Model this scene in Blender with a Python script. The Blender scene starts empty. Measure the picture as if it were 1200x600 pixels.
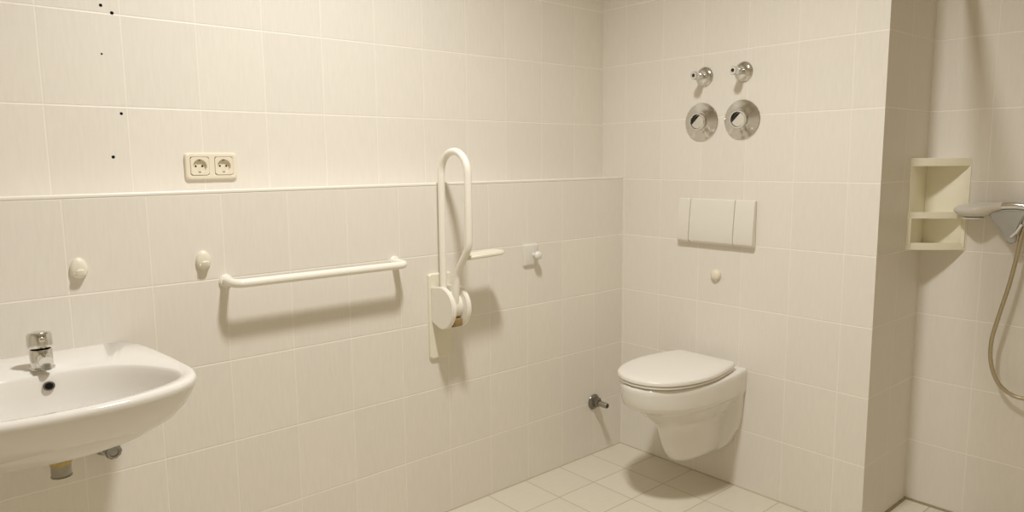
import bpy, bmesh, math, random
from mathutils import Vector, Matrix

random.seed(4)
scene = bpy.context.scene
COL = scene.collection
PI = math.pi

# ------------------------------------------------------------------ camera
YAW, PITCH, ROLL, FOCAL = -0.8548, -0.1316, -0.0090, 843.83
cam_data = bpy.data.cameras.new('camera')
cam_data.sensor_fit = 'HORIZONTAL'
cam_data.sensor_width = 36.0
cam_data.lens = FOCAL / 1200.0 * 36.0
cam_data.clip_start = 0.02
cam = bpy.data.objects.new('camera', cam_data)
COL.objects.link(cam)
_f = Vector((math.sin(YAW) * math.cos(PITCH), math.cos(YAW) * math.cos(PITCH), math.sin(PITCH)))
_r = Vector((math.cos(YAW), -math.sin(YAW), 0.0))
_u = _r.cross(_f)
_r2 = _r * math.cos(ROLL) + _u * math.sin(ROLL)
_u2 = -_r * math.sin(ROLL) + _u * math.cos(ROLL)
cam.matrix_world = Matrix(((_r2.x, _u2.x, -_f.x, 2.1341), (_r2.y, _u2.y, -_f.y, -2.5253),
                           (_r2.z, _u2.z, -_f.z, 1.3289), (0, 0, 0, 1)))
scene.camera = cam

# ------------------------------------------------------------------ light and exposure
scene.view_settings.view_transform = 'Standard'
scene.view_settings.look = 'None'
scene.view_settings.gamma = 1.0
scene.view_settings.use_curve_mapping = False
scene.view_settings.exposure = 0.0
scene.cycles.max_bounces = 10
scene.cycles.diffuse_bounces = 7
world = bpy.data.worlds.new('world')
scene.world = world
world.use_nodes = True
world.node_tree.nodes['Background'].inputs[0].default_value = (1.0, 0.93, 0.82, 1)
world.node_tree.nodes['Background'].inputs[1].default_value = 0.02
LAMP_POS = (1.06, -1.52, 2.90)
LAMP_POWER = 182.0
LAMP_CONE = 152.0
LAMP_COLOR = (1.0, 0.985, 0.95)
LAMP_RADIUS = 0.11

# ------------------------------------------------------------------ dimensions of the room
TW, TH = 0.1997, 0.25          # wall tile
CUT = 0.2435                   # height of the lowest row
LEDGE = CUT + 4 * TH           # top of the boxed ledge
SET = 0.1243                   # the upper wall stands back this far
XP = 1.1187                    # edge of the wall behind the toilet
ND = 0.3939                    # depth of the shower niche
RX, FY, CZ = 3.10, -3.60, 3.03

# ------------------------------------------------------------------ materials
def new_mat(name):
    m = bpy.data.materials.new(name)
    m.use_nodes = True
    nt = m.node_tree
    return m, nt, nt.nodes['Principled BSDF']

def nd(nt, kind, **kw):
    n = nt.nodes.new(kind)
    for k, v in kw.items():
        setattr(n, k, v)
    return n

def math_node(nt, op, a, b=None, c=None):
    n = nt.nodes.new('ShaderNodeMath')
    n.operation = op
    for i, v in enumerate((a, b, c)):
        if v is None:
            continue
        if isinstance(v, (int, float)):
            n.inputs[i].default_value = v
        else:
            nt.links.new(v, n.inputs[i])
    return n.outputs[0]

def mix_col(nt, fac, a, b):
    n = nt.nodes.new('ShaderNodeMix')
    n.data_type = 'RGBA'
    for sock, v in ((n.inputs[0], fac), (n.inputs[6], a), (n.inputs[7], b)):
        if isinstance(v, (int, float)):
            sock.default_value = v
        elif isinstance(v, tuple):
            sock.default_value = (*v, 1) if len(v) == 3 else v
        else:
            nt.links.new(v, sock)
    return n.outputs[2]

def tile_material(name, tw, th, tile, grout, gw=0.0026, rough=0.4, streak=0.05, vweak=0.6, bump=0.25, tone=0.03):
    """Tiles on a UV grid (one unit = one tile)."""
    m, nt, bs = new_mat(name)
    L = nt.links
    uv = nd(nt, 'ShaderNodeUVMap')
    sep = nd(nt, 'ShaderNodeSeparateXYZ')
    L.new(uv.outputs[0], sep.inputs[0])
    def joint(sock, size, weight):
        fr = math_node(nt, 'FRACT', sock)
        d = math_node(nt, 'MINIMUM', fr, math_node(nt, 'SUBTRACT', 1.0, fr))
        d = math_node(nt, 'MULTIPLY', d, size)
        mr = nd(nt, 'ShaderNodeMapRange', interpolation_type='SMOOTHSTEP')
        L.new(d, mr.inputs[0])
        mr.inputs[1].default_value = gw * 0.35
        mr.inputs[2].default_value = gw
        mr.inputs[3].default_value = weight
        mr.inputs[4].default_value = 0.0
        return mr.outputs[0]
    jx = joint(sep.outputs[0], tw, vweak)
    jy = joint(sep.outputs[1], th, 1.0)
    mask = math_node(nt, 'MAXIMUM', jx, jy)
    # fine vertical streaks of the glaze
    cmb = nd(nt, 'ShaderNodeCombineXYZ')
    L.new(math_node(nt, 'MULTIPLY', sep.outputs[0], tw * 120), cmb.inputs[0])
    L.new(math_node(nt, 'MULTIPLY', sep.outputs[1], th * 14), cmb.inputs[1])
    no = nd(nt, 'ShaderNodeTexNoise')
    no.inputs['Scale'].default_value = 1.0
    no.inputs['Detail'].default_value = 4.0
    L.new(cmb.outputs[0], no.inputs['Vector'])
    # each tile is a shade apart from the next
    cell = nd(nt, 'ShaderNodeCombineXYZ')
    L.new(math_node(nt, 'FLOOR', sep.outputs[0]), cell.inputs[0])
    L.new(math_node(nt, 'FLOOR', sep.outputs[1]), cell.inputs[1])
    wn = nd(nt, 'ShaderNodeTexWhiteNoise')
    L.new(cell.outputs[0], wn.inputs['Vector'])
    v = math_node(nt, 'MULTIPLY_ADD', math_node(nt, 'SUBTRACT', no.outputs['Fac'], 0.5), streak * 2, 1.0)
    v = math_node(nt, 'ADD', v, math_node(nt, 'MULTIPLY', math_node(nt, 'SUBTRACT', wn.outputs['Value'], 0.5), tone))
    sc = nd(nt, 'ShaderNodeVectorMath', operation='SCALE')
    sc.inputs[0].default_value = tile
    L.new(v, sc.inputs['Scale'])
    L.new(mix_col(nt, mask, sc.outputs[0], grout), bs.inputs['Base Color'])
    bs.inputs['Roughness'].default_value = rough
    bs.inputs['Specular IOR Level'].default_value = 0.35
    h = math_node(nt, 'SUBTRACT', math_node(nt, 'MULTIPLY', no.outputs['Fac'], 0.12), mask)
    bp = nd(nt, 'ShaderNodeBump')
    bp.inputs['Strength'].default_value = bump
    bp.inputs['Distance'].default_value = 0.002
    L.new(h, bp.inputs['Height'])
    L.new(bp.outputs[0], bs.inputs['Normal'])
    return m

def plain(name, col, rough=0.4, metal=0.0, spec=0.5, var=0.03, scale=30.0, coat=0.0):
    m, nt, bs = new_mat(name)
    tc = nd(nt, 'ShaderNodeTexCoord')
    no = nd(nt, 'ShaderNodeTexNoise')
    no.inputs['Scale'].default_value = scale
    no.inputs['Detail'].default_value = 3.0
    nt.links.new(tc.outputs['Object'], no.inputs['Vector'])
    lo = tuple(c * (1 - var) for c in col)
    hi = tuple(min(1, c * (1 + var)) for c in col)
    nt.links.new(mix_col(nt, no.outputs['Fac'], lo, hi), bs.inputs['Base Color'])
    bs.inputs['Roughness'].default_value = rough
    bs.inputs['Metallic'].default_value = metal
    bs.inputs['Specular IOR Level'].default_value = spec
    bs.inputs['Coat Weight'].default_value = coat
    return m

M = {}
M['tile'] = tile_material('wall_tile', TW, TH, (0.785, 0.745, 0.678), (0.90, 0.86, 0.79), gw=0.0030, bump=0.4)
M['floor'] = tile_material('floor_tile', TW, TW, (0.69, 0.645, 0.54), (0.50, 0.44, 0.32), gw=0.0032, rough=0.5, streak=0.06, vweak=1.0, tone=0.05)
M['bounce_wall'] = plain('bounce_wall_brown', (0.70, 0.62, 0.47), 0.6, var=0.2, scale=4)  # invented brown for the unseen right wall, picked for its bounce light
M['paint'] = plain('white_paint', (0.84, 0.81, 0.74), 0.8, var=0.01)
M['ceramic'] = plain('sanitary_ceramic', (0.79, 0.765, 0.72), 0.13, var=0.01, coat=0.3)
M['seat'] = plain('seat_plastic', (0.80, 0.77, 0.715), 0.32, var=0.01)
M['white_plastic'] = plain('white_plastic', (0.84, 0.81, 0.74), 0.35, var=0.01)
M['ivory'] = plain('ivory_plastic', (0.80, 0.735, 0.60), 0.4, var=0.01)
M['rail'] = plain('cream_coated_tube', (0.87, 0.84, 0.76), 0.3, var=0.01)
M['cream'] = plain('cream_plastic', (0.80, 0.765, 0.64), 0.4, var=0.02)
M['plate'] = plain('flush_plate_plastic', (0.77, 0.735, 0.67), 0.35, var=0.01)
M['shelf'] = plain('yellowed_shelf_plastic', (0.88, 0.84, 0.69), 0.4, var=0.03)
M['chrome'] = plain('chrome', (0.72, 0.71, 0.68), 0.12, metal=1.0, var=0.06, scale=60)
M['dull_chrome'] = plain('dull_chrome', (0.40, 0.39, 0.35), 0.28, metal=1.0, var=0.2, scale=80)
M['worn_chrome'] = plain('worn_chrome', (0.30, 0.29, 0.27), 0.2, metal=1.0, var=0.3, scale=90)
M['dark_chrome'] = plain('tarnished_chrome', (0.23, 0.22, 0.19), 0.32, metal=1.0, var=0.25, scale=90)
M['dark'] = plain('dark_hole', (0.012, 0.011, 0.010), 0.9, var=0.2, spec=0.05)
M['black'] = plain('black_plastic_and_shade', (0.03, 0.028, 0.025), 0.5, var=0.1)
M['brown'] = plain('brown_rubber', (0.30, 0.20, 0.08), 0.6, var=0.15)
M['lime'] = plain('limescale', (0.50, 0.37, 0.14), 0.8, var=0.4, scale=120)
M['pipe'] = plain('stained_grey_pipe', (0.36, 0.33, 0.27), 0.4, var=0.25, scale=60)
M['grey_plastic'] = plain('smoky_grey_plastic', (0.42, 0.41, 0.38), 0.3, var=0.1)
M['hose'] = plain('hose_metal', (0.50, 0.43, 0.30), 0.35, metal=0.7, var=0.15, scale=200)
M['silicone'] = plain('dirty_silicone', (0.30, 0.25, 0.15), 0.7, var=0.3, scale=25)
M['pale_silicone'] = plain('aged_silicone', (0.52, 0.47, 0.36), 0.7, var=0.15, scale=25)
M['head'] = plain('grey_white_plastic', (0.70, 0.67, 0.61), 0.35, var=0.03)
M['dull_white'] = plain('frosted_plastic', (0.78, 0.76, 0.72), 0.25, var=0.02)
M['holder_clear'] = plain('milky_clear_plastic', (0.72, 0.69, 0.63), 0.12, var=0.02)

# ------------------------------------------------------------------ mesh helpers
def obj(name, bm, mat, parent=None, smooth=None, loc=None, recalc=True):
    if recalc:
        bmesh.ops.recalc_face_normals(bm, faces=bm.faces)
    me = bpy.data.meshes.new(name)
    bm.to_mesh(me)
    bm.free()
    me.materials.append(mat)
    if smooth is not None:
        me.polygons.foreach_set('use_smooth', [True] * len(me.polygons))
        me.set_sharp_from_angle(angle=math.radians(smooth))
    o = bpy.data.objects.new(name, me)
    COL.objects.link(o)
    if parent is not None:
        o.parent = parent
    if loc is not None:
        o.location = loc
    return o

def tag(o, label, cat, group=None):
    o['label'] = label
    o['category'] = cat
    if group:
        o['group'] = group
    return o

def thing(name, label, cat, loc, rot=(0, 0, 0), group=None):
    o = bpy.data.objects.new(name, None)
    o.empty_display_size = 0.05
    COL.objects.link(o)
    o.location = loc
    o.rotation_euler = rot
    return tag(o, label, cat, group)

def copy_thing(root, loc, label):
    """A copy of a thing with copies of its parts and their sub-parts."""
    r = root.copy()
    COL.objects.link(r)
    r.location = loc
    r['label'] = label
    for ch in list(root.children):
        c = ch.copy()
        COL.objects.link(c)
        c.parent = r
        for g in list(ch.children):
            d = g.copy()
            COL.objects.link(d)
            d.parent = c
    return r

def box(bm, x0, x1, y0, y1, z0, z1, bevel=0.0, seg=2):
    r = bmesh.ops.create_cube(bm, size=1.0)
    vs = r['verts']
    for v in vs:
        v.co = Vector(((x0 + x1) / 2 + v.co.x * (x1 - x0), (y0 + y1) / 2 + v.co.y * (y1 - y0), (z0 + z1) / 2 + v.co.z * (z1 - z0)))
    if bevel > 0:
        es = list({e for v in vs for e in v.link_edges})
        bmesh.ops.bevel(bm, geom=es, offset=bevel, segments=seg, profile=0.5, affect='EDGES')
    return bm

def loft(bm, rings, cap0=True, cap1=True, closed=True):
    vr = [[bm.verts.new(p) for p in ring] for ring in rings]
    n = len(vr[0])
    for a, b in zip(vr, vr[1:]):
        for i in range(n if closed else n - 1):
            j = (i + 1) % n
            bm.faces.new((a[i], a[j], b[j], b[i]))
    if cap0:
        bm.faces.new(list(reversed(vr[0])))
    if cap1:
        bm.faces.new(vr[-1])
    return vr

def axes(axis):
    a = Vector(axis).normalized()
    t = Vector((0, 0, 1)) if abs(a.z) < 0.9 else Vector((0, 1, 0))
    e1 = t.cross(a).normalized()
    return a, e1, a.cross(e1)

def lathe(bm, prof, origin=(0, 0, 0), axis=(0, 0, 1), n=40, cap0=True, cap1=True, sx=1.0, sy=1.0):
    """prof: list of (radius, height along the axis)."""
    a, e1, e2 = axes(axis)
    o = Vector(origin)
    rings = []
    for r, h in prof:
        r = max(r, 1e-5)
        rings.append([o + a * h + e1 * (r * sx * math.cos(2 * PI * i / n)) + e2 * (r * sy * math.sin(2 * PI * i / n)) for i in range(n)])
    loft(bm, rings, cap0, cap1)
    return bm

def fillet(pts, rad, seg=8):
    pts = [Vector(p) for p in pts]
    out = [pts[0]]
    for i in range(1, len(pts) - 1):
        p = pts[i]
        r = rad[i - 1] if isinstance(rad, (list, tuple)) else rad
        a, b = (pts[i - 1] - p), (pts[i + 1] - p)
        ua, ub = a.normalized(), b.normalized()
        ang = ua.angle(ub)
        t = min(r / math.tan(ang / 2), a.length * 0.499, b.length * 0.499)
        rr = t * math.tan(ang / 2)
        c = p + (ua + ub).normalized() * (rr / math.sin(ang / 2))
        s, e = p + ua * t - c, p + ub * t - c
        tot = s.angle(e)
        ax = s.cross(e).normalized()
        for k in range(seg + 1):
            out.append(c + Matrix.Rotation(tot * k / seg, 3, ax) @ s)
    out.append(pts[-1])
    return out

def catmull(pts, sub=10):
    pts = [Vector(p) for p in pts]
    q = [pts[0] * 2 - pts[1]] + pts + [pts[-1] * 2 - pts[-2]]
    out = []
    for i in range(1, len(q) - 2):
        p0, p1, p2, p3 = q[i - 1:i + 3]
        for k in range(sub):
            t = k / sub
            out.append(0.5 * ((2 * p1) + (p2 - p0) * t + (2 * p0 - 5 * p1 + 4 * p2 - p3) * t * t + (3 * p1 - p0 - 3 * p2 + p3) * t ** 3))
    out.append(pts[-1])
    return out

def resample(pts, n):
    d = [0.0]
    for a, b in zip(pts, pts[1:]):
        d.append(d[-1] + (b - a).length)
    out, j = [], 0
    for k in range(n):
        s = d[-1] * k / (n - 1)
        while j < len(d) - 2 and d[j + 1] < s:
            j += 1
        t = (s - d[j]) / max(d[j + 1] - d[j], 1e-9)
        out.append(pts[j].lerp(pts[j + 1], t))
    return out

def tube(bm, pts, r, n=16, sx=1.0, sy=1.0, up=None, rfun=None, round_end=False):
    pts = [Vector(p) for p in pts]
    tang = []
    for i in range(len(pts)):
        a, b = pts[max(i - 1, 0)], pts[min(i + 1, len(pts) - 1)]
        tang.append((b - a).normalized())
    u = Vector(up) if up is not None else (Vector((0, 0, 1)) if abs(tang[0].z) < 0.9 else Vector((1, 0, 0)))
    u = (u - tang[0] * u.dot(tang[0])).normalized()
    rings = []
    def ring(p, t, u, k):
        w = t.cross(u)
        return [p + u * (k * sy * math.sin(2 * PI * j / n)) + w * (k * sx * math.cos(2 * PI * j / n)) for j in range(n)]
    m = len(pts)
    for i, (p, t) in enumerate(zip(pts, tang)):
        if i:
            q = tang[i - 1].rotation_difference(t)
            u = q @ u
            u = (u - t * u.dot(t)).normalized()
        k = rfun(i / (m - 1)) if rfun else r
        if round_end and i == 0:
            for s in (0.15, 0.5, 0.85):
                c = math.sqrt(1 - (1 - s) ** 2)
                rings.append(ring(p - t * k * (1 - s) , t, u, k * c))
        rings.append(ring(p, t, u, k))
        if round_end and i == m - 1:
            for s in (0.85, 0.5, 0.15):
                c = math.sqrt(1 - (1 - s) ** 2)
                rings.append(ring(p + t * k * (1 - s), t, u, k * c))
    loft(bm, rings)
    return bm

# ------------------------------------------------------------------ the room
def slab(name, x0, x1, y0, y1, z0, z1, mat, u0=(0, 0, 0), size=(TW, TH)):
    """A box of the room shell; u0 = where a tile joint lies on each axis."""
    bm = bmesh.new()
    box(bm, x0, x1, y0, y1, z0, z1)
    bmesh.ops.recalc_face_normals(bm, faces=bm.faces)
    uv = bm.loops.layers.uv.new('UVMap')
    for f in bm.faces:
        n = f.normal
        for l in f.loops:
            c = l.vert.co
            if abs(n.x) > 0.5:
                l[uv].uv = ((c.y - u0[1]) / size[0], (c.z - u0[2]) / size[1])
            elif abs(n.y) > 0.5:
                l[uv].uv = ((c.x - u0[0]) / size[0], (c.z - u0[2]) / size[1])
            else:
                l[uv].uv = ((c.x - u0[0]) / size[0], (c.y - u0[1]) / size[0])
    o = obj(name, bm, mat, recalc=False)
    o['kind'] = 'structure'
    return o

JY, JX = -0.1884, 0.2096
slab('floor', -SET - 0.1, RX + 0.1, FY - 0.1, ND + 0.1, -0.12, 0.0, M['floor'], (0.003, -0.004, 0), (0.2015, 0.2015))
slab('ceiling', -SET - 0.1, RX + 0.1, FY - 0.1, ND + 0.1, CZ, CZ + 0.1, M['paint'])
slab('wall_left', -SET - 0.1, -SET, FY, 0.0, 0.0, CZ, M['tile'], (0, JY, CUT - 0.0062))
slab('wall_ledge', -SET, 0.0, FY, 0.0, 0.0, LEDGE, M['tile'], (-0.16, JY, CUT))
slab('wall_back', -SET - 0.1, XP, 0.0, ND + 0.1, 0.0, CZ, M['tile'], (JX, 0.19, CUT))
slab('wall_niche', XP, RX + 0.1, ND, ND + 0.1, 0.0, CZ, M['tile'], (XP, 0.19, CUT))
slab('wall_right', RX, RX + 0.1, FY, ND, 0.0, CZ, M['bounce_wall'], (0, JY, CUT))
slab('wall_front', -SET - 0.1, RX + 0.1, FY - 0.1, FY, 0.0, CZ, M['tile'], (JX, 0, CUT))

def bead(name, a, b, r, mat):
    bm = bmesh.new()
    tube(bm, [a, b], r, 10)
    o = obj(name, bm, mat, smooth=60)
    o['kind'] = 'structure'
    return o
bead('trim_1', (XP + 0.001, ND - 0.001, 0.0), (RX, ND - 0.001, 0.0), 0.007, M['silicone'])
bead('trim_2', (XP + 0.001, 0.002, 0.0), (XP + 0.001, ND - 0.001, 0.0), 0.007, M['silicone'])
bead('trim_3', (0.0, 0.0, 0.0), (XP, 0.0, 0.0), 0.0035, M['pale_silicone'])
bead('trim_4', (0.0, FY, 0.0), (0.0, 0.0, 0.0), 0.0035, M['pale_silicone'])
# white edge profile along the top of the ledge
bm = bmesh.new()
box(bm, -0.012, 0.0015, FY + 0.001, -0.001, LEDGE - 0.002, LEDGE + 0.010, 0.004, 3)
o = obj('trim_5', bm, M['white_plastic'], smooth=40)
o['kind'] = 'structure'

# ------------------------------------------------------------------ wall-hung toilet
TX = 0.4980
def smax(a, b, k):
    h = max(k - abs(a - b), 0.0) / k
    return max(a, b) + h * h * k * 0.25

def interp(tab, z):
    for (z0, *a), (z1, *b) in zip(tab, tab[1:]):
        if z0 >= z >= z1:
            t = (z0 - z) / (z0 - z1)
            t = t
            return [p + (q - p) * t for p, q in zip(a, b)]
    return list(tab[-1][1:])

# height, half width of the bowl, reach from the wall, where its widest line lies, half width of the wall flange
TOILET = [(0.502, 0.163, 0.514, 0.22, 0.136), (0.498, 0.171, 0.522, 0.22, 0.141), (0.490, 0.1735, 0.525, 0.22, 0.142),
          (0.440, 0.172, 0.518, 0.22, 0.143), (0.416, 0.170, 0.510, 0.22, 0.143), (0.406, 0.163, 0.496, 0.22, 0.143),
          (0.394, 0.150, 0.468, 0.20, 0.143), (0.370, 0.135, 0.435, 0.18, 0.142), (0.345, 0.118, 0.400, 0.17, 0.141),
          (0.320, 0.098, 0.365, 0.16, 0.139), (0.290, 0.086, 0.340, 0.15, 0.136), (0.250, 0.081, 0.325, 0.14, 0.128), (0.220, 0.078, 0.314, 0.14, 0.110),
          (0.190, 0.074, 0.302, 0.13, 0.095), (0.165, 0.068, 0.286, 0.12, 0.078), (0.150, 0.056, 0.266, 0.11, 0.062),
          (0.142, 0.040, 0.240, 0.10, 0.044)]
def toilet_ring(z):
    a, reach, ym, fl = interp(TOILET, z)
    half = []
    ys = [0.0, 0.012, 0.024, 0.032, 0.040, 0.048, 0.058, 0.07, 0.085, 0.10]
    ys = [y for y in ys if y < ym]
    nb = 22
    for y in ys:
        half.append(y)
    for i in range(nb + 1):
        half.append(ym + (reach - ym) * math.sin(PI / 2 * i / nb))
    pts = []
    for y in half:
        if y <= ym:
            b = a * (1 - 0.14 * ((ym - y) / max(ym, 1e-6)) ** 2)
        else:
            t = (y - ym) / (reach - ym)
            b = a * max(1 - t ** 2.25, 0.0) ** 0.5
        f = fl if y <= 0.026 else fl * math.exp(-((y - 0.026) / 0.030) ** 2)
        w = smax(b, f, 0.022) if y < ym else b
        pts.append((w, y))
    ring = [Vector((w, -y, z)) for w, y in pts[:-1]] + [Vector((0, -reach, z))] + [Vector((-w, -y, z)) for w, y in reversed(pts[:-1])]
    return ring
t = thing('wall_hung_toilet', 'white wall-hung toilet with closed lid mounted on the tiled back wall', 'toilet', (TX, -0.001, 0))
NR = 23 + 8
zs = [0.502, 0.5005, 0.498, 0.4945, 0.490, 0.475, 0.458, 0.44, 0.428, 0.416, 0.411, 0.406, 0.400, 0.394, 0.382, 0.370, 0.357, 0.345, 0.332, 0.32, 0.305, 0.29, 0.27, 0.25, 0.235, 0.22, 0.205, 0.19, 0.178, 0.165, 0.157, 0.150, 0.146, 0.142]
bm = bmesh.new()
# a fixed number of points per ring
def fixed_ring(z):
    r = toilet_ring(z)
    half = r[:len(r) // 2 + 1]
    back = [Vector((half[0].x * k, 0, z)) for k in (0.0, 0.5)]
    right = resample(half, 60)
    full = back + right
    left = [Vector((-p.x, p.y, p.z)) for p in reversed(full[1:-1])]
    return full + left
loft(bm, [fixed_ring(z) for z in zs])
obj('bowl', bm, M['ceramic'], t, smooth=50)
def seat_ring(inset, z, back=-0.050, dome=0.0):
    ctl = [(0.0, back - inset), (0.06, back - inset), (0.115 - inset, back - inset), (0.134 - inset, back - 0.014 - inset * 0.5), (0.154 - inset, -0.14),
           (0.170 - inset, -0.245), (0.166 - inset, -0.335), (0.145 - inset, -0.415), (0.110 - inset * 0.8, -0.475 + inset * 0.6), (0.055, -0.513 + inset), (0.0, -0.524 + inset)]
    c = resample(catmull([(x, y, 0) for x, y in ctl], 8), 40)
    pts = []
    for p in c + [Vector((-q.x, q.y, 0)) for q in reversed(c[1:-1])]:
        pts.append(Vector((p.x, p.y, z)))
    return pts
bm = bmesh.new()
loft(bm, [seat_ring(0.006, 0.5060), seat_ring(0.001, 0.5085), seat_ring(0.001, 0.514), seat_ring(0.005, 0.5165)])
obj('seat', bm, M['seat'], t, smooth=50)
def shrunk(k, z):
    return [Vector((p.x * k, -0.285 + (p.y + 0.285) * k, z)) for p in seat_ring(0.0, z)]
bm = bmesh.new()
loft(bm, [seat_ring(0.004, 0.5172), seat_ring(-0.002, 0.5205), seat_ring(-0.002, 0.529), seat_ring(0.001, 0.5335), shrunk(0.95, 0.5375), shrunk(0.86, 0.5402), shrunk(0.70, 0.5422), shrunk(0.45, 0.5435)])
obj('lid', bm, M['seat'], t, smooth=50)
for s in (-1, 1):
    bm = bmesh.new()
    lathe(bm, [(0.009, 0), (0.009, 0.045)], (s * 0.075 - 0.0225, -0.040, 0.5140), (1, 0, 0), 20)
    lathe(bm, [(0.013, 0), (0.011, 0.012)], (s * 0.075, -0.040, 0.5015), (0, 0, 1), 20)
    obj('hinge', bm, M['seat'], t, smooth=40)
for (bx, by) in ((0.10, -0.43), (-0.10, -0.43), (0.13, -0.15), (-0.13, -0.15)):
    bm = bmesh.new()
    lathe(bm, [(0.009, 0), (0.008, 0.0047)], (bx, by, 0.5015), (0, 0, 1), 16)
    obj('seat_buffer', bm, M['grey_plastic'], t, smooth=40)

# ------------------------------------------------------------------ flush plate, lid stop
t = thing('flush_plate', 'white three-section flush plate on the back wall above the toilet', 'flush plate', (0.4925, 0.0, 1.078))
bm = bmesh.new()
box(bm, -0.174, 0.174, -0.006, 0.0, -0.088, 0.088, 0.002)
obj('mounting_frame', bm, M['plate'], t, smooth=40)
def flap(x0, x1, name):
    bm = bmesh.new()
    prof = [(-0.004, -0.089), (-0.012, -0.092), (-0.026, -0.082), (-0.029, -0.070), (-0.024, 0.0), (-0.018, 0.070), (-0.014, 0.088), (-0.009, 0.091), (-0.004, 0.089)]
    g = 0.0012
    loft(bm, [[Vector((x, y, z)) for y, z in prof] for x in (x0 + g, x1 - g)])
    es = [e for e in bm.edges if len(e.link_faces) == 2 and abs(e.verts[0].co.x - e.verts[1].co.x) < 1e-6]
    bmesh.ops.recalc_face_normals(bm, faces=bm.faces)
    bmesh.ops.bevel(bm, geom=es, offset=0.0012, segments=2, affect='EDGES')
    obj(name, bm, M['plate'], t, smooth=35)
flap(-0.176, -0.1165, 'side_panel')
flap(-0.1165, 0.0895, 'flush_button')
flap(0.0895, 0.1765, 'side_panel')

bm = bmesh.new()
lathe(bm, [(0.022, 0), (0.023, 0.004), (0.0215, 0.011), (0.017, 0.016), (0.009, 0.019), (0.0, 0.020)], (0, 0, 0), (0, -1, 0), 32)
tag(obj('wall_buffer', bm, M['ivory'], smooth=50, loc=(0.497, 0, 0.861)), 'small round ivory buffer on the wall between toilet lid and flush plate', 'buffer')

# ------------------------------------------------------------------ two small valves and two concealed-valve covers
t = thing('stop_valve', 'left of the two small chrome valve stubs above the flush plate', 'valve', (0.418, 0, 1.655), group='small chrome valves on the back wall')
bm = bmesh.new()
lathe(bm, [(0.038, 0), (0.039, 0.002), (0.037, 0.006), (0.026, 0.011), (0.016, 0.014), (0.0, 0.0145)], (0, 0, 0), (0, -1, 0), 40)
obj('rosette', bm, M['chrome'], t, smooth=40)
bm = bmesh.new()
lathe(bm, [(0.011, 0.013), (0.011, 0.030), (0.014, 0.032), (0.014, 0.046), (0.011, 0.048), (0.011, 0.058)], (0, 0, 0), (0, -1, 0), 28)
obj('valve_body', bm, M['chrome'], t, smooth=40)
bm = bmesh.new()
lathe(bm, [(0.013, 0.056), (0.0165, 0.058), (0.0165, 0.075), (0.0145, 0.078), (0.007, 0.078), (0.0062, 0.071), (0.0, 0.071)], (0, 0, 0), (0, -1, 0), 28)
hd = obj('handle', bm, M['chrome'], t, smooth=40)
bm = bmesh.new()
lathe(bm, [(0.006, 0.0), (0.006, 0.0012), (0.0, 0.0013)], (0, -0.0712, 0), (0, -1, 0), 16)
obj('screw_recess', bm, M['black'], hd, smooth=40)
copy_thing(t, (0.592, 0, 1.658), 'right of the two small chrome valve stubs above the flush plate')

def cover(loc, label, notch):
    t = thing('concealed_valve_cover', label, 'valve', loc, group='large round chrome valve covers on the back wall')
    bm = bmesh.new()
    lathe(bm, [(0.0755, 0), (0.0765, 0.002), (0.0745, 0.005), (0.060, 0.010), (0.042, 0.0135), (0.038, 0.016), (0.0, 0.016)], (0, 0, 0), (0, -1, 0), 56)
    obj('rosette', bm, M['chrome'], t, smooth=35)
    bm = bmesh.new()
    lathe(bm, [(0.035, 0.015), (0.035, 0.034), (0.033, 0.037), (0.029, 0.037), (0.0275, 0.034), (0.0275, 0.0185), (0.0, 0.0185)], (0, 0, 0), (0, -1, 0), 48)
    sl = obj('sleeve', bm, M['chrome'], t, smooth=35)
    bm = bmesh.new()          # half-round key plate standing in the sleeve
    prof = []
    for i in range(48):
        a = 2 * PI * i / 48
        x, z = 0.0262 * math.cos(a), 0.0262 * math.sin(a)
        d = (-x + z) * 0.7071 - 0.0095
        if d > 0:
            x, z = x + d * 0.7071, z - d * 0.7071
        prof.append((x, z))
    loft(bm, [[Vector((x, y, z)) for x, z in prof] for y in (-0.0195, -0.0325)])
    obj('key_plate', bm, M['chrome'], sl, smooth=30)
    bm = bmesh.new()
    lathe(bm, [(0.0265, 0), (0.0265, 0.001), (0.0, 0.0011)], (0, -0.0186, 0), (0, -1, 0), 32)
    obj('recess_floor', bm, M['black'], sl, smooth=30)  # black colour paints in the recess shade beside the key plate
    return t
c = cover((0.4085, 0, 1.477), 'left of the two large round chrome valve covers below the stubs', 0)
copy_thing(c, (0.5915, 0, 1.478), 'right of the two large round chrome valve covers below the stubs')

# ------------------------------------------------------------------ angle valve low on the left wall by the toilet
t = thing('angle_valve', 'tarnished chrome pipe stub low on the left wall beside the toilet', 'valve', (0, -0.188, 0.245))
bm = bmesh.new()
lathe(bm, [(0.034, 0), (0.035, 0.002), (0.033, 0.006), (0.024, 0.012), (0.018, 0.016), (0.0, 0.0165)], (0, 0, 0), (1, 0, 0), 36)
obj('rosette', bm, M['dark_chrome'], t, smooth=40)
bm = bmesh.new()
lathe(bm, [(0.020, 0.014), (0.022, 0.016), (0.022, 0.032), (0.018, 0.036), (0.0, 0.0361)], (0, 0, 0.003), (1, 0, 0), 6)
obj('nut', bm, M['dark_chrome'], t, smooth=20)
bm = bmesh.new()
lathe(bm, [(0.0125, 0.034), (0.0125, 0.080), (0.0115, 0.083), (0.008, 0.083), (0.0078, 0.074), (0.0, 0.074)], (0, 0, 0), (1, 0, 0.0), 24)
obj('pipe_stub', bm, M['dull_chrome'], t, smooth=40)

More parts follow.
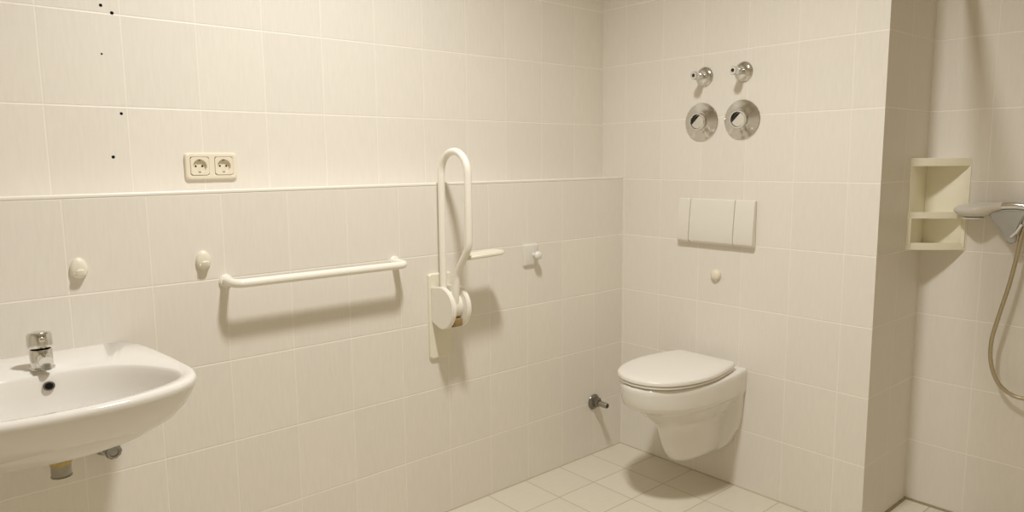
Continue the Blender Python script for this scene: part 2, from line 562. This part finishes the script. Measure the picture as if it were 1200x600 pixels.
# ------------------------------------------------------------------ washbasin
BY = -2.290
def basin_half(ctl, z, n=46):
    return [Vector((p.x, p.y, z)) for p in resample(catmull([(x, y, 0) for x, y in ctl], 8), n)]
def basin_ring(ctl, z):
    h = basin_half(ctl, z)
    return h + [Vector((p.x, -p.y, z)) for p in reversed(h[1:-1])]
OUT = [(0.0, 0.0), (0.0, 0.10), (0.0, 0.185), (0.012, 0.215), (0.08, 0.248), (0.20, 0.265), (0.33, 0.275), (0.415, 0.277), (0.470, 0.258), (0.515, 0.212), (0.545, 0.135), (0.556, 0.06), (0.558, 0.0)]
INN = [(0.212, 0.0), (0.214, 0.06), (0.226, 0.115), (0.255, 0.165), (0.310, 0.210), (0.375, 0.240), (0.425, 0.242), (0.465, 0.222), (0.497, 0.175), (0.517, 0.115), (0.528, 0.055), (0.530, 0.0)]
def sc_out(fx, fy, dx=0.0):
    return [(x * fx + (dx if x > 0.02 else 0), y * fy) for x, y in OUT]
def sc_in(f, cx=0.375, fr=None):
    return [(cx + (x - cx) * (f if x > cx else (fr or f)), y * f) for x, y in INN]
rings = []
for fx, fy, z in ((0.22, 0.22, 0.676), (0.40, 0.38, 0.680), (0.56, 0.53, 0.690), (0.70, 0.665, 0.706), (0.805, 0.78, 0.728), (0.885, 0.87, 0.755),
                  (0.945, 0.93, 0.785), (0.98, 0.972, 0.813), (0.995, 0.993, 0.832), (1.0, 1.0, 0.842), (0.997, 0.996, 0.848), (0.988, 0.986, 0.8525), (0.978, 0.974, 0.8535)):
    rings.append(basin_ring(sc_out(fx, fy), z))
for f, fr, z in ((1.012, 1.02, 0.8525), (1.0, 1.0, 0.850), (0.985, 0.985, 0.844), (0.965, 0.965, 0.830), (0.935, 0.945, 0.805), (0.89, 0.92, 0.780), (0.81, 0.86, 0.755), (0.68, 0.74, 0.733),
                 (0.50, 0.55, 0.720), (0.30, 0.33, 0.713), (0.12, 0.14, 0.710)):
    rings.append(basin_ring(sc_in(f, 0.375, fr), z))
t = thing('washbasin', 'white wall-mounted washbasin at the left edge of the picture', 'washbasin', (0.0, BY, 0))
bm = bmesh.new()
loft(bm, rings)
obj('basin', bm, M['ceramic'], t, smooth=60)
bm = bmesh.new()
lathe(bm, [(0.0115, -0.001), (0.0125, 0.0), (0.0115, 0.0015), (0.0085, 0.0012), (0.008, -0.0005), (0.0, -0.0006)], (0.2230, 0.012, 0.8245), (1, 0, 0.28), 28, sx=1.0, sy=0.85)
ov = obj('overflow_ring', bm, M['dark_chrome'], t, smooth=40)
bm = bmesh.new()
lathe(bm, [(0.0098, 0.0), (0.0098, 0.0008), (0.0, 0.0009)], (0.2230, 0.012, 0.8245), (1, 0, 0.28), 24, sx=1.0, sy=0.85)
obj('overflow_hole', bm, M['dark'], ov, smooth=40)
bm = bmesh.new()
lathe(bm, [(0.031, 0), (0.031, 0.003), (0.024, 0.004), (0.018, 0.001), (0.0, 0.001)], (0.375, 0, 0.7105), (0, 0, 1), 32)
obj('drain_flange', bm, M['chrome'], t, smooth=40)

# drain stub under the basin (trap taken off)
t = thing('drain_stub', 'short grey drain stub with limescale under the washbasin', 'drain', (0.285, BY + 0.012, 0.0))
bm = bmesh.new()
lathe(bm, [(0.0205, 0.672), (0.0205, 0.632), (0.0195, 0.629), (0.0170, 0.629), (0.0165, 0.645), (0.0, 0.645)], (0, 0, 0), (0, 0, 1), 36)
obj('pipe', bm, M['pipe'], t, smooth=40)
bm = bmesh.new()
lathe(bm, [(0.028, 0.684), (0.0275, 0.668), (0.0225, 0.660), (0.0207, 0.656), (0.015, 0.656)], (0, 0, 0), (0, 0, 1), 36)
obj('limescale_collar', bm, M['lime'], t, smooth=60)
bm = bmesh.new()
lathe(bm, [(0.0200, 0.633), (0.0216, 0.631), (0.0216, 0.6285), (0.0180, 0.628), (0.0180, 0.633)], (0, 0, 0), (0, 0, 1), 36)
obj('seal_ring', bm, M['dark_chrome'], t, smooth=60)

# angle valve under the basin
t = thing('angle_valve', 'chrome angle valve on the left wall just under the washbasin', 'valve', (0, -2.131, 0.580))
bm = bmesh.new()
lathe(bm, [(0.033, 0), (0.033, 0.003), (0.020, 0.012), (0.0, 0.0121)], (0, 0, 0), (1, 0, 0), 32)
obj('rosette', bm, M['dull_chrome'], t, smooth=40)
bm = bmesh.new()
lathe(bm, [(0.014, 0.008), (0.014, 0.034), (0.019, 0.036), (0.019, 0.054), (0.012, 0.056), (0.012, 0.0605), (0.0, 0.061)], (0, 0, 0), (1, 0, 0), 24)
lathe(bm, [(0.009, 0.0), (0.009, 0.032), (0.0135, 0.034), (0.0135, 0.046), (0.0, 0.0465)], (0.044, 0, 0), (0, -0.25, 1), 6)
obj('valve_body', bm, M['dark_chrome'], t, smooth=30)
bm = bmesh.new()
lathe(bm, [(0.012, 0.058), (0.0195, 0.061), (0.0205, 0.066), (0.0205, 0.080), (0.0175, 0.085), (0.0120, 0.085), (0.0110, 0.0815), (0.0, 0.0815)], (0, 0, 0), (1, 0, 0), 10)
obj('handle', bm, M['worn_chrome'], t, smooth=25)

# tap
t = thing('basin_tap', 'short chrome single-lever tap standing on the washbasin', 'tap', (0.158, -2.279, 0.8532))
bm = bmesh.new()
lathe(bm, [(0.0265, 0), (0.0265, 0.003), (0.0235, 0.006), (0.0235, 0.044), (0.0215, 0.047), (0.0, 0.0471)], (0, 0, 0), (0, 0, 1), 36)
obj('tap_body', bm, M['chrome'], t, smooth=40)
bm = bmesh.new()
lathe(bm, [(0.020, 0.046), (0.0255, 0.050), (0.0265, 0.055), (0.026, 0.079), (0.0225, 0.085), (0.012, 0.0875), (0.0, 0.088)], (0, 0, 0), (-0.10, 0, 1), 36)
lv = obj('lever_cap', bm, M['chrome'], t, smooth=40)
bm = bmesh.new()
box(bm, 0.012, 0.040, -0.006, 0.006, 0.070, 0.079, 0.003)
obj('lever', bm, M['chrome'], lv, smooth=40)
bm = bmesh.new()
tube(bm, fillet([(0.010, 0, 0.028), (0.045, 0, 0.034), (0.066, 0, 0.029)], 0.03), 0.0125, 20, sx=1.15, sy=0.95)
sp = obj('spout', bm, M['chrome'], t, smooth=40)
bm = bmesh.new()
lathe(bm, [(0.0105, 0), (0.0105, 0.014), (0.008, 0.0141), (0.0, 0.012)], (0.058, 0, 0.0225), (0.1, 0, -1), 20)
obj('aerator', bm, M['dull_chrome'], sp, smooth=40)

# ------------------------------------------------------------------ double socket on the upper wall
t = thing('double_socket', 'ivory double power socket on the upper left wall above the ledge', 'socket', (-SET, -1.7675, 1.321))
bm = bmesh.new()
# frame: rounded rectangle body with a sloped edge
def rrect(w, h, r, n=6):
    pts = []
    for cx, cz, a0 in ((w - r, h - r, 0), (-w + r, h - r, 90), (-w + r, -h + r, 180), (w - r, -h + r, 270)):
        for i in range(n + 1):
            a = math.radians(a0 + 90 * i / n)
            pts.append((cx + r * math.cos(a), cz + r * math.sin(a)))
    return pts
for sd in (-1, 1):
    NP = 48
    def edge(inset, x, sq=None):
        out = []
        ac = math.atan2(0.039 - inset, 0.0355)
        corner = [PI - ac, PI + ac] if sd > 0 else [ac, 2 * PI - ac]
        for i in range(NP):
            a = 2 * PI * (i + 0.5) / NP
            for q in corner:
                if not sq and abs(a - q) < PI / NP:
                    a = q
            c, sn = math.cos(a), math.sin(a)
            if sq:
                k = sq / max(abs(c), abs(sn))
            else:      # outer outline of one half; the seam side stays put
                far, near, h = 0.041 - inset, 0.0355, 0.039 - inset
                k = min((far if c * sd > 0 else near) / max(abs(c), 1e-6), h / max(abs(sn), 1e-6))
                if c * sd > 0:
                    k = min(k, (far + h - 0.005) / (abs(c) + abs(sn)))
            out.append(Vector((x, sd * 0.0355 + k * c, k * sn)))
        return out
    loft(bm, [edge(0, 0), edge(0, 0.007), edge(0.0025, 0.0102), edge(0.006, 0.0110), edge(0, 0.0110, 0.0285), edge(0, 0.0100, 0.0272), edge(0, 0.001, 0.0272)], False, False)
bmesh.ops.remove_doubles(bm, verts=bm.verts, dist=1e-6)
obj('frame', bm, M['ivory'], t, smooth=35)
def socket_insert(y0):
    N = 32
    bm = bmesh.new()
    def sq(h, x):
        out = []
        for i in range(N):
            a = 2 * PI * (i + 0.5) / N
            k = h / max(abs(math.cos(a)), abs(math.sin(a)))
            k = min(k, h * 1.28)
            out.append(Vector((x, y0 + k * math.cos(a), k * math.sin(a))))
        return out
    def ci(r, x):
        return [Vector((x, y0 + r * math.cos(2 * PI * (i + 0.5) / N), r * math.sin(2 * PI * (i + 0.5) / N))) for i in range(N)]
    loft(bm, [sq(0.0265, 0.0010), sq(0.0265, 0.0118), sq(0.0255, 0.0128), ci(0.0205, 0.0128), ci(0.0198, 0.0120), ci(0.0193, 0.0025), ci(0.001, 0.0023)], False, True)
    ins = obj('socket_insert', bm, M['ivory'], t, smooth=35)
    for dy in (-0.0095, 0.0095):
        bm = bmesh.new()
        lathe(bm, [(0.0028, 0.0), (0.0028, 0.0008), (0.0, 0.0009)], (0.0024, y0 + dy, 0), (1, 0, 0), 14)
        obj('pin_hole', bm, M['dark'], ins, smooth=40)
    for s in (-1, 1):
        bm = bmesh.new()
        box(bm, 0.0030, 0.0115, y0 - 0.0028, y0 + 0.0028, s * 0.0178 - 0.0012, s * 0.0178 + 0.0012, 0.0004)
        obj('earth_clip', bm, M['dark_chrome'], ins, smooth=40)
socket_insert(-0.0355)
socket_insert(0.0355)

# ------------------------------------------------------------------ holes drilled in the upper wall
def plug(y, z, r, label):
    bm = bmesh.new()
    lathe(bm, [(r, -0.002), (r, 0.0004), (r * 0.92, 0.0007), (r * 0.75, 0.0007), (r * 0.7, 0.0003), (0.0, 0.0003)], (0, 0, 0), (1, 0, 0), 16)
    tag(obj('wall_plug', bm, M['dark'], smooth=40, loc=(-SET, y, z)), label, 'wall plug', 'dark screw plugs in the upper wall')
plug(-2.032, 1.757, 0.0042, 'dark screw plug above the highest tile joint, topmost of the five')
plug(-2.006, 1.740, 0.0046, 'dark screw plug sitting right on the highest horizontal tile joint')
plug(-2.039, 1.628, 0.0026, 'faintest dark screw plug, alone in the middle of a tile')
plug(-2.002, 1.469, 0.0040, 'dark screw plug just under the second horizontal tile joint')
plug(-2.031, 1.349, 0.0044, 'lowest dark screw plug, nearest the ledge, left of the double socket')

# ------------------------------------------------------------------ hooks over the basin
def hook(loc, label):
    t = thing('wall_hook', label, 'hook', loc, group='oval ivory hooks on the left wall')
    bm = bmesh.new()
    out = []
    def ov(k, x, dz=0.0):
        pts = []
        for i in range(32):
            a = 2 * PI * i / 32
            c, s = math.cos(a), math.sin(a)
            w = 0.0205 * (1.0 - 0.16 * s)
            pts.append(Vector((x, k * w * c, dz + k * 0.027 * s)))
        return pts
    loft(bm, [ov(1.0, 0.0), ov(1.0, 0.005), ov(0.93, 0.009), ov(0.75, 0.012), ov(0.45, 0.014), ov(0.1, 0.0145)])
    obj('back_plate', bm, M['cream'], t, smooth=50)
    bm = bmesh.new()
    tube(bm, catmull([(0.008, 0, -0.010), (0.013, 0, -0.0155), (0.0185, 0, -0.0155), (0.0215, 0, -0.0075)], 6), 0.009, 16, sx=1.5, sy=0.55, rfun=lambda s: 0.0105 - 0.003 * s, round_end=True)
    obj('hook_lip', bm, M['cream'], t, smooth=60)
    return t
h0 = hook((0, -2.160, 1.063), 'ivory oval wall hook above the tap, left of the two over the washbasin side')
copy_thing(h0, (0, -1.848, 1.054), 'ivory oval wall hook below the double socket, next to the towel rail')

# clear hook right of the grab rail
t = thing('knob_hook', 'milky square-backed hook with a round knob, right of the fold-up grab rail', 'hook', (0, -0.572, 0.950))
bm = bmesh.new()
def plate(k, x):
    return [Vector((x, k * y, k * z)) for y, z in rrect(0.040, 0.046, 0.008)]
loft(bm, [plate(1.0, 0.0), plate(1.0, 0.004), plate(0.93, 0.008), plate(0.80, 0.011)])
obj('back_plate', bm, M['holder_clear'], t, smooth=30)
bm = bmesh.new()
lathe(bm, [(0.009, 0.010), (0.008, 0.022), (0.014, 0.026), (0.0175, 0.034), (0.016, 0.041), (0.009, 0.046), (0.0, 0.0465)], (0, 0.012, 0.000), (1, 0, 0), 28)
obj('knob', bm, M['dull_white'], t, smooth=60)

# ------------------------------------------------------------------ towel rail
t = thing('towel_rail', 'long cream tubular towel rail fixed to the tiled left wall', 'towel rail', (0, -1.500, 0.985))
bm = bmesh.new()
tube(bm, fillet([(0.004, -0.288, 0.002), (0.078, -0.288, 0.0), (0.078, 0.290, -0.002), (0.004, 0.290, 0.0)], 0.026, 8), 0.0128, 18)
obj('rail', bm, M['rail'], t, smooth=60)
for y in (-0.288, 0.290):
    bm = bmesh.new()
    lathe(bm, [(0.019, 0), (0.019, 0.006), (0.016, 0.009), (0.0, 0.0095)], (0, y, 0.001), (1, 0, 0), 28)
    obj('wall_flange', bm, M['rail'], t, smooth=40)

# ------------------------------------------------------------------ fold-up support rail
GY = -1.025
t = thing('folding_grab_rail', 'cream fold-up grab rail loop standing raised against the left wall', 'grab rail', (0, GY, 0.81))
bm = bmesh.new()
def pl(k, x):
    return [Vector((x, y * k, -0.04 + z * (k + (1 - k) * 0.66))) for y, z in rrect(0.050, 0.157, 0.010)]
loft(bm, [pl(1.0, 0.0), pl(1.0, 0.008), pl(0.93, 0.012)])
obj('wall_plate', bm, M['cream'], t, smooth=35)
def cheek(y0, y1, name, k=1.0):
    pts = []
    # a disc whose wall side runs straight back to the plate
    r = 0.076 * k
    cx = 0.066
    for i in range(29):
        a = math.radians(-100 + 200 * i / 28)
        pts.append((cx + r * math.cos(a), r * math.sin(a)))
    pts += [(0.011, r * 0.92), (0.011, -r * 0.75)]
    bm = bmesh.new()
    loft(bm, [[Vector((x, y, z)) for x, z in pts] for y in (y0, y1)])
    bmesh.ops.recalc_face_normals(bm, faces=bm.faces)
    es = [e for e in bm.edges if abs(e.verts[0].co.y - e.verts[1].co.y) < 1e-6]
    bmesh.ops.bevel(bm, geom=es, offset=0.003, segments=3, affect='EDGES')
    return obj(name, bm, M['rail'], t, smooth=40)
cheek(-0.042, -0.024, 'hinge_cover')
cheek(0.024, 0.042, 'hinge_cover')
bm = bmesh.new()
lathe(bm, [(0.048, -0.0235), (0.048, 0.0235)], (0.066, 0, 0.005), (0, 1, 0), 32)
obj('hinge_drum', bm, M['rail'], t, smooth=40)
bm = bmesh.new()
box(bm, 0.072, 0.112, -0.023, 0.023, -0.066, -0.038, 0.004)
obj('stop_block', bm, M['brown'], t, smooth=40)
bm = bmesh.new()
arc = [(0.1075 - 0.0775 * math.cos(PI * i / 20), 0, 0.475 + 0.0775 * math.sin(PI * i / 20)) for i in range(21)]
low = fillet([(0.185, 0, 0.475), (0.185, 0, 0.225), (0.112, 0, 0.125), (0.100, 0, 0.01)], [0.07, 0.07], 8)
tube(bm, [(0.030, 0, 0.01), (0.030, 0, 0.2)] + arc + low[1:], 0.0128, 18)
obj('rail_loop', bm, M['rail'], t, smooth=60)
bm = bmesh.new()
ton = [(0.160, 0.010), (0.160, 0.160)] + [(0.130 + 0.030 * math.cos(a), 0.160 + 0.040 * math.sin(a)) for a in [PI / 2 * k / 8 for k in range(1, 9)]] + \
      [(0.105 + 0.025 * math.cos(a), 0.175 + 0.025 * math.sin(a)) for a in [PI / 2 + PI / 2 * k / 6 for k in range(1, 7)]] + [(0.080, 0.060), (0.120, 0.010)]
loft(bm, [[Vector((x, y, z + 0.03 * (y - 0.2))) for x, y in ton] for z in (0.181, 0.195)])
bmesh.ops.recalc_face_normals(bm, faces=bm.faces)
es = [e for e in bm.edges if abs(e.verts[0].co.z - e.verts[1].co.z) < 0.008]
bmesh.ops.bevel(bm, geom=es, offset=0.004, segments=3, affect='EDGES')
obj('paper_holder_arm', bm, M['cream'], t, smooth=60)
bm = bmesh.new()
lathe(bm, [(0.0035, 0), (0.0035, 0.0015), (0, 0.0016)], (0.0085, -0.036, 0.078), (1, 0, 0), 14)
obj('screw', bm, M['brown'], t, smooth=60)

# ------------------------------------------------------------------ corner shelf in the niche
S = 0.149
t = thing('corner_shelf', 'yellowed plastic corner shelf with a tray, in the shower niche corner', 'shelf', (XP, ND, 0.996))
def tri(s, z, inset=0.0):
    a = [(inset, -inset), (s, -inset)]
    b = [(inset, -s)]
    # bowed front from the back wall to the side wall
    P0, P1 = Vector((s, -inset)), Vector((inset, -s))
    mid = (P0 + P1) / 2 + Vector((0.7071, -0.7071)) * 0.006
    fr = []
    for i in range(1, 12):
        u = i / 12
        q = (1 - u) ** 2 * P0 + 2 * u * (1 - u) * (2 * mid - (P0 + P1) / 2) + u * u * P1
        fr.append((q.x, q.y))
    return [Vector((x, y, z)) for x, y in a + fr + b]
def board(z0, z1, name, s=S):
    bm = bmesh.new()
    loft(bm, [tri(s - 0.0015, z0), tri(s, z0 + 0.0015), tri(s, z1 - 0.0015), tri(s - 0.0015, z1)])
    obj(name, bm, M['shelf'], t, smooth=35)
bm = bmesh.new()
box(bm, 0.0, 0.004, -S + 0.001, 0.0, 0.003, 0.315, 0.0006)
obj('side_panel', bm, M['shelf'], t, smooth=35)
bm = bmesh.new()
box(bm, 0.004, S - 0.001, -0.004, 0.0, 0.003, 0.305, 0.0006)
obj('side_panel', bm, M['shelf'], t, smooth=35)
board(0.300, 0.329, 'top_board')
board(0.113, 0.125, 'middle_board')
board(0.0, 0.012, 'bottom_board')
def front_strip(z0, z1, name, th=0.005):
    bm = bmesh.new()
    out = tri(S, 0)[1:]
    inn = tri(S - th * 1.6, 0)[1:]
    poly = [Vector((p.x, p.y, 0)) for p in out] + [Vector((p.x, p.y, 0)) for p in reversed(inn)]
    loft(bm, [[Vector((p.x, p.y, z)) for p in poly] for z in (z0, z1)])
    obj(name, bm, M['shelf'], t, smooth=35)
front_strip(0.124, 0.137, 'shelf_lip')
front_strip(0.011, 0.026, 'tray_lip')
for (px, py) in ((S - 0.010, -0.006), (0.006, -S + 0.010)):
    bm = bmesh.new()
    box(bm, px - 0.006, px + 0.006, py - 0.006, py + 0.006, 0.010, 0.115, 0.002)
    obj('corner_post', bm, M['shelf'], t, smooth=35)

# ------------------------------------------------------------------ shower
RXX, RYY = 1.520, ND - 0.050
t = thing('shower_rail', 'chrome riser rail with a grey sliding holder on the niche wall', 'shower rail', (RXX, ND, 0))
bm = bmesh.new()
tube(bm, [(0, -0.050, 0.92), (0, -0.050, 1.75)], 0.010, 18)
obj('bar', bm, M['chrome'], t, smooth=50)
for z in (0.935, 1.735):
    bm = bmesh.new()
    lathe(bm, [(0.018, 0.0), (0.018, 0.008), (0.013, 0.012), (0.013, 0.062), (0.0, 0.0625)], (0, 0, z), (0, -1, 0), 24)
    obj('wall_bracket', bm, M['chrome'], t, smooth=40)
bm = bmesh.new()
box(bm, -0.020, 0.022, -0.060, -0.022, 1.085, 1.130, 0.007, 3)
sl = obj('slider', bm, M['black'], t, smooth=40)
# smoky lever hanging beneath the hand shower, with a rounded thumb lobe at its tip
bm = bmesh.new()
fan = catmull([(p[0] - RXX, p[1]) for p in ((1.346, 1.144), (1.356, 1.118), (1.391, 1.073), (1.403, 1.048), (1.412, 1.037), (1.424, 1.036), (1.432, 1.046), (1.433, 1.068), (1.442, 1.105), (1.452, 1.130), (1.462, 1.146))], 5)
loft(bm, [[Vector((p.x, y, p.y)) for p in [Vector((q.x, q.y, 0)) for q in fan]] for y in (-0.072, -0.048)])
bmesh.ops.recalc_face_normals(bm, faces=bm.faces)
es = [e for e in bm.edges if abs(e.verts[0].co.y - e.verts[1].co.y) < 1e-6]
bmesh.ops.bevel(bm, geom=es, offset=0.004, segments=3, affect='EDGES')
box(bm, -0.075, 0.0, -0.064, -0.052, 1.095, 1.125, 0.003)
fo = obj('lever', bm, M['grey_plastic'], sl, smooth=40)
bm = bmesh.new()
tube(bm, [(-0.100, -0.0735, 1.060), (-0.086, -0.0745, 1.075), (-0.074, -0.0735, 1.100)], 0.004, 10, round_end=True)
obj('lever_rib', bm, M['dull_white'], sl, smooth=50)

HY = -0.060   # hand shower stands this far off the niche wall
t = thing('hand_shower', 'white and chrome hand shower lying level in its holder beside the corner shelf', 'shower', (0, ND, 0))
bm = bmesh.new()   # long oval head that narrows into the handle
rings = []
for x, zc, rz, ry in ((1.2385, 1.1435, 0.002, 0.003), (1.241, 1.1435, 0.008, 0.013), (1.249, 1.143, 0.014, 0.024), (1.262, 1.1425, 0.0195, 0.034), (1.280, 1.1425, 0.024, 0.041),
                      (1.300, 1.143, 0.0265, 0.045), (1.320, 1.145, 0.0265, 0.044), (1.340, 1.149, 0.0235, 0.037), (1.356, 1.154, 0.019, 0.028), (1.370, 1.158, 0.0155, 0.020), (1.384, 1.161, 0.0132, 0.0145)):
    rings.append([Vector((x, HY + ry * math.cos(2 * PI * k / 28), zc + rz * math.sin(2 * PI * k / 28))) for k in range(28)])
loft(bm, rings)
hd = obj('shower_head', bm, M['head'], t, smooth=60)
bm = bmesh.new()
lathe(bm, [(0.034, 0.0), (0.034, 0.004), (0.0, 0.0045)], (1.300, HY, 1.1185), (0.03, 0.0, -1.0), 36)
obj('spray_face', bm, M['dull_white'], hd, smooth=40)
bm = bmesh.new()
tube(bm, catmull([(1.372, HY, 1.159), (1.40, HY, 1.163), (1.43, HY, 1.164), (1.462, HY, 1.160), (1.482, HY, 1.156)], 6), 0.013, 20, rfun=lambda s: 0.0128 + 0.0012 * math.sin(s * PI))
obj('handle', bm, M['chrome'], t, smooth=60)

bm = bmesh.new()
HW = -0.055
hp = [(1.493, HY, 1.152), (1.489, HY, 1.142), (1.462, HY, 1.115), (1.447, HW, 1.076), (1.437, HW, 0.995), (1.421, HW, 0.891), (1.399, HW, 0.783), (1.383, HW, 0.69), (1.387, HW, 0.614), (1.411, HW, 0.551),
      (1.449, HW, 0.518), (1.491, HW, 0.510), (1.545, HW, 0.530), (1.60, HW - 0.02, 0.60), (1.635, HW - 0.035, 0.70), (1.64, HW - 0.037, 0.792)]
tube(bm, catmull(hp, 10), 0.0068, 12)
tag(obj('shower_hose', bm, M['hose'], smooth=60, loc=(0, ND, 0)), 'thin brownish metal shower hose hanging in a loop on the niche wall', 'hose')

t = thing('shower_mixer', 'chrome bar shower mixer on the niche wall at the lower end of the hose', 'mixer', (1.64, ND, 0.84))
bm = bmesh.new()
lathe(bm, [(0.018, -0.10), (0.022, -0.095), (0.022, 0.095), (0.018, 0.10)], (0, -0.085, 0), (1, 0, 0), 28)
lathe(bm, [(0.0125, -0.045), (0.0125, 0.0)], (0, -0.092, 0), (0, 0, 1), 20)
obj('mixer_body', bm, M['chrome'], t, smooth=40)
for s in (-1, 1):
    bm = bmesh.new()
    lathe(bm, [(0.020, 0.10), (0.025, 0.104), (0.025, 0.150), (0.021, 0.155), (0.0, 0.1555)], (0, -0.085, 0), (s, 0, 0), 24)
    obj('handle', bm, M['chrome'], t, smooth=40)
    bm = bmesh.new()
    lathe(bm, [(0.032, 0.0), (0.032, 0.004), (0.018, 0.012), (0.014, 0.07), (0.0, 0.0705)], (s * 0.075, 0, 0), (0, -1, 0), 28)
    obj('rosette', bm, M['chrome'], t, smooth=40)

# curtain rail over the niche, just above the picture; it throws the slanting shadow on the niche wall
t = thing('curtain_rail', 'white shower curtain rail high above the entrance to the shower niche', 'curtain rail', (0, 0, 0))
bm = bmesh.new()
tube(bm, [(1.217, ND - 0.001, 1.95), (1.217, -1.0, 1.95)], 0.020, 16)
obj('rail', bm, M['white_plastic'], t, smooth=50)
bm = bmesh.new()
lathe(bm, [(0.026, 0), (0.026, 0.006), (0.017, 0.018), (0.0, 0.0181)], (1.217, ND, 1.95), (0, -1, 0), 24)
obj('wall_flange', bm, M['white_plastic'], t, smooth=40)
bm = bmesh.new()
tube(bm, [(1.217, -0.99, 1.95), (1.217, -0.99, CZ)], 0.008, 14)
obj('ceiling_hanger', bm, M['white_plastic'], t, smooth=50)

# ------------------------------------------------------------------ ceiling lamp (out of the picture, lights the room)
t = thing('ceiling_lamp', 'round white ceiling lamp fitting over the middle of the room', 'lamp', (LAMP_POS[0], LAMP_POS[1], CZ))
bm = bmesh.new()
lathe(bm, [(0.10, 0), (0.10, 0.012), (0.07, 0.022), (0.03, 0.028), (0.025, 0.045), (0.0, 0.0455)], (0, 0, 0), (0, 0, -1), 36)
obj('lamp_base', bm, M['white_plastic'], t, smooth=40)
ld = bpy.data.lights.new('lamp_bulb', 'SPOT')
ld.spot_size = math.radians(LAMP_CONE)
ld.spot_blend = 1.0
ld.energy = LAMP_POWER
ld.color = LAMP_COLOR
ld.shadow_soft_size = LAMP_RADIUS
lo = bpy.data.objects.new('lamp_bulb', ld)
lo.location = (0, 0, LAMP_POS[2] - CZ)
lo.parent = t
COL.objects.link(lo)
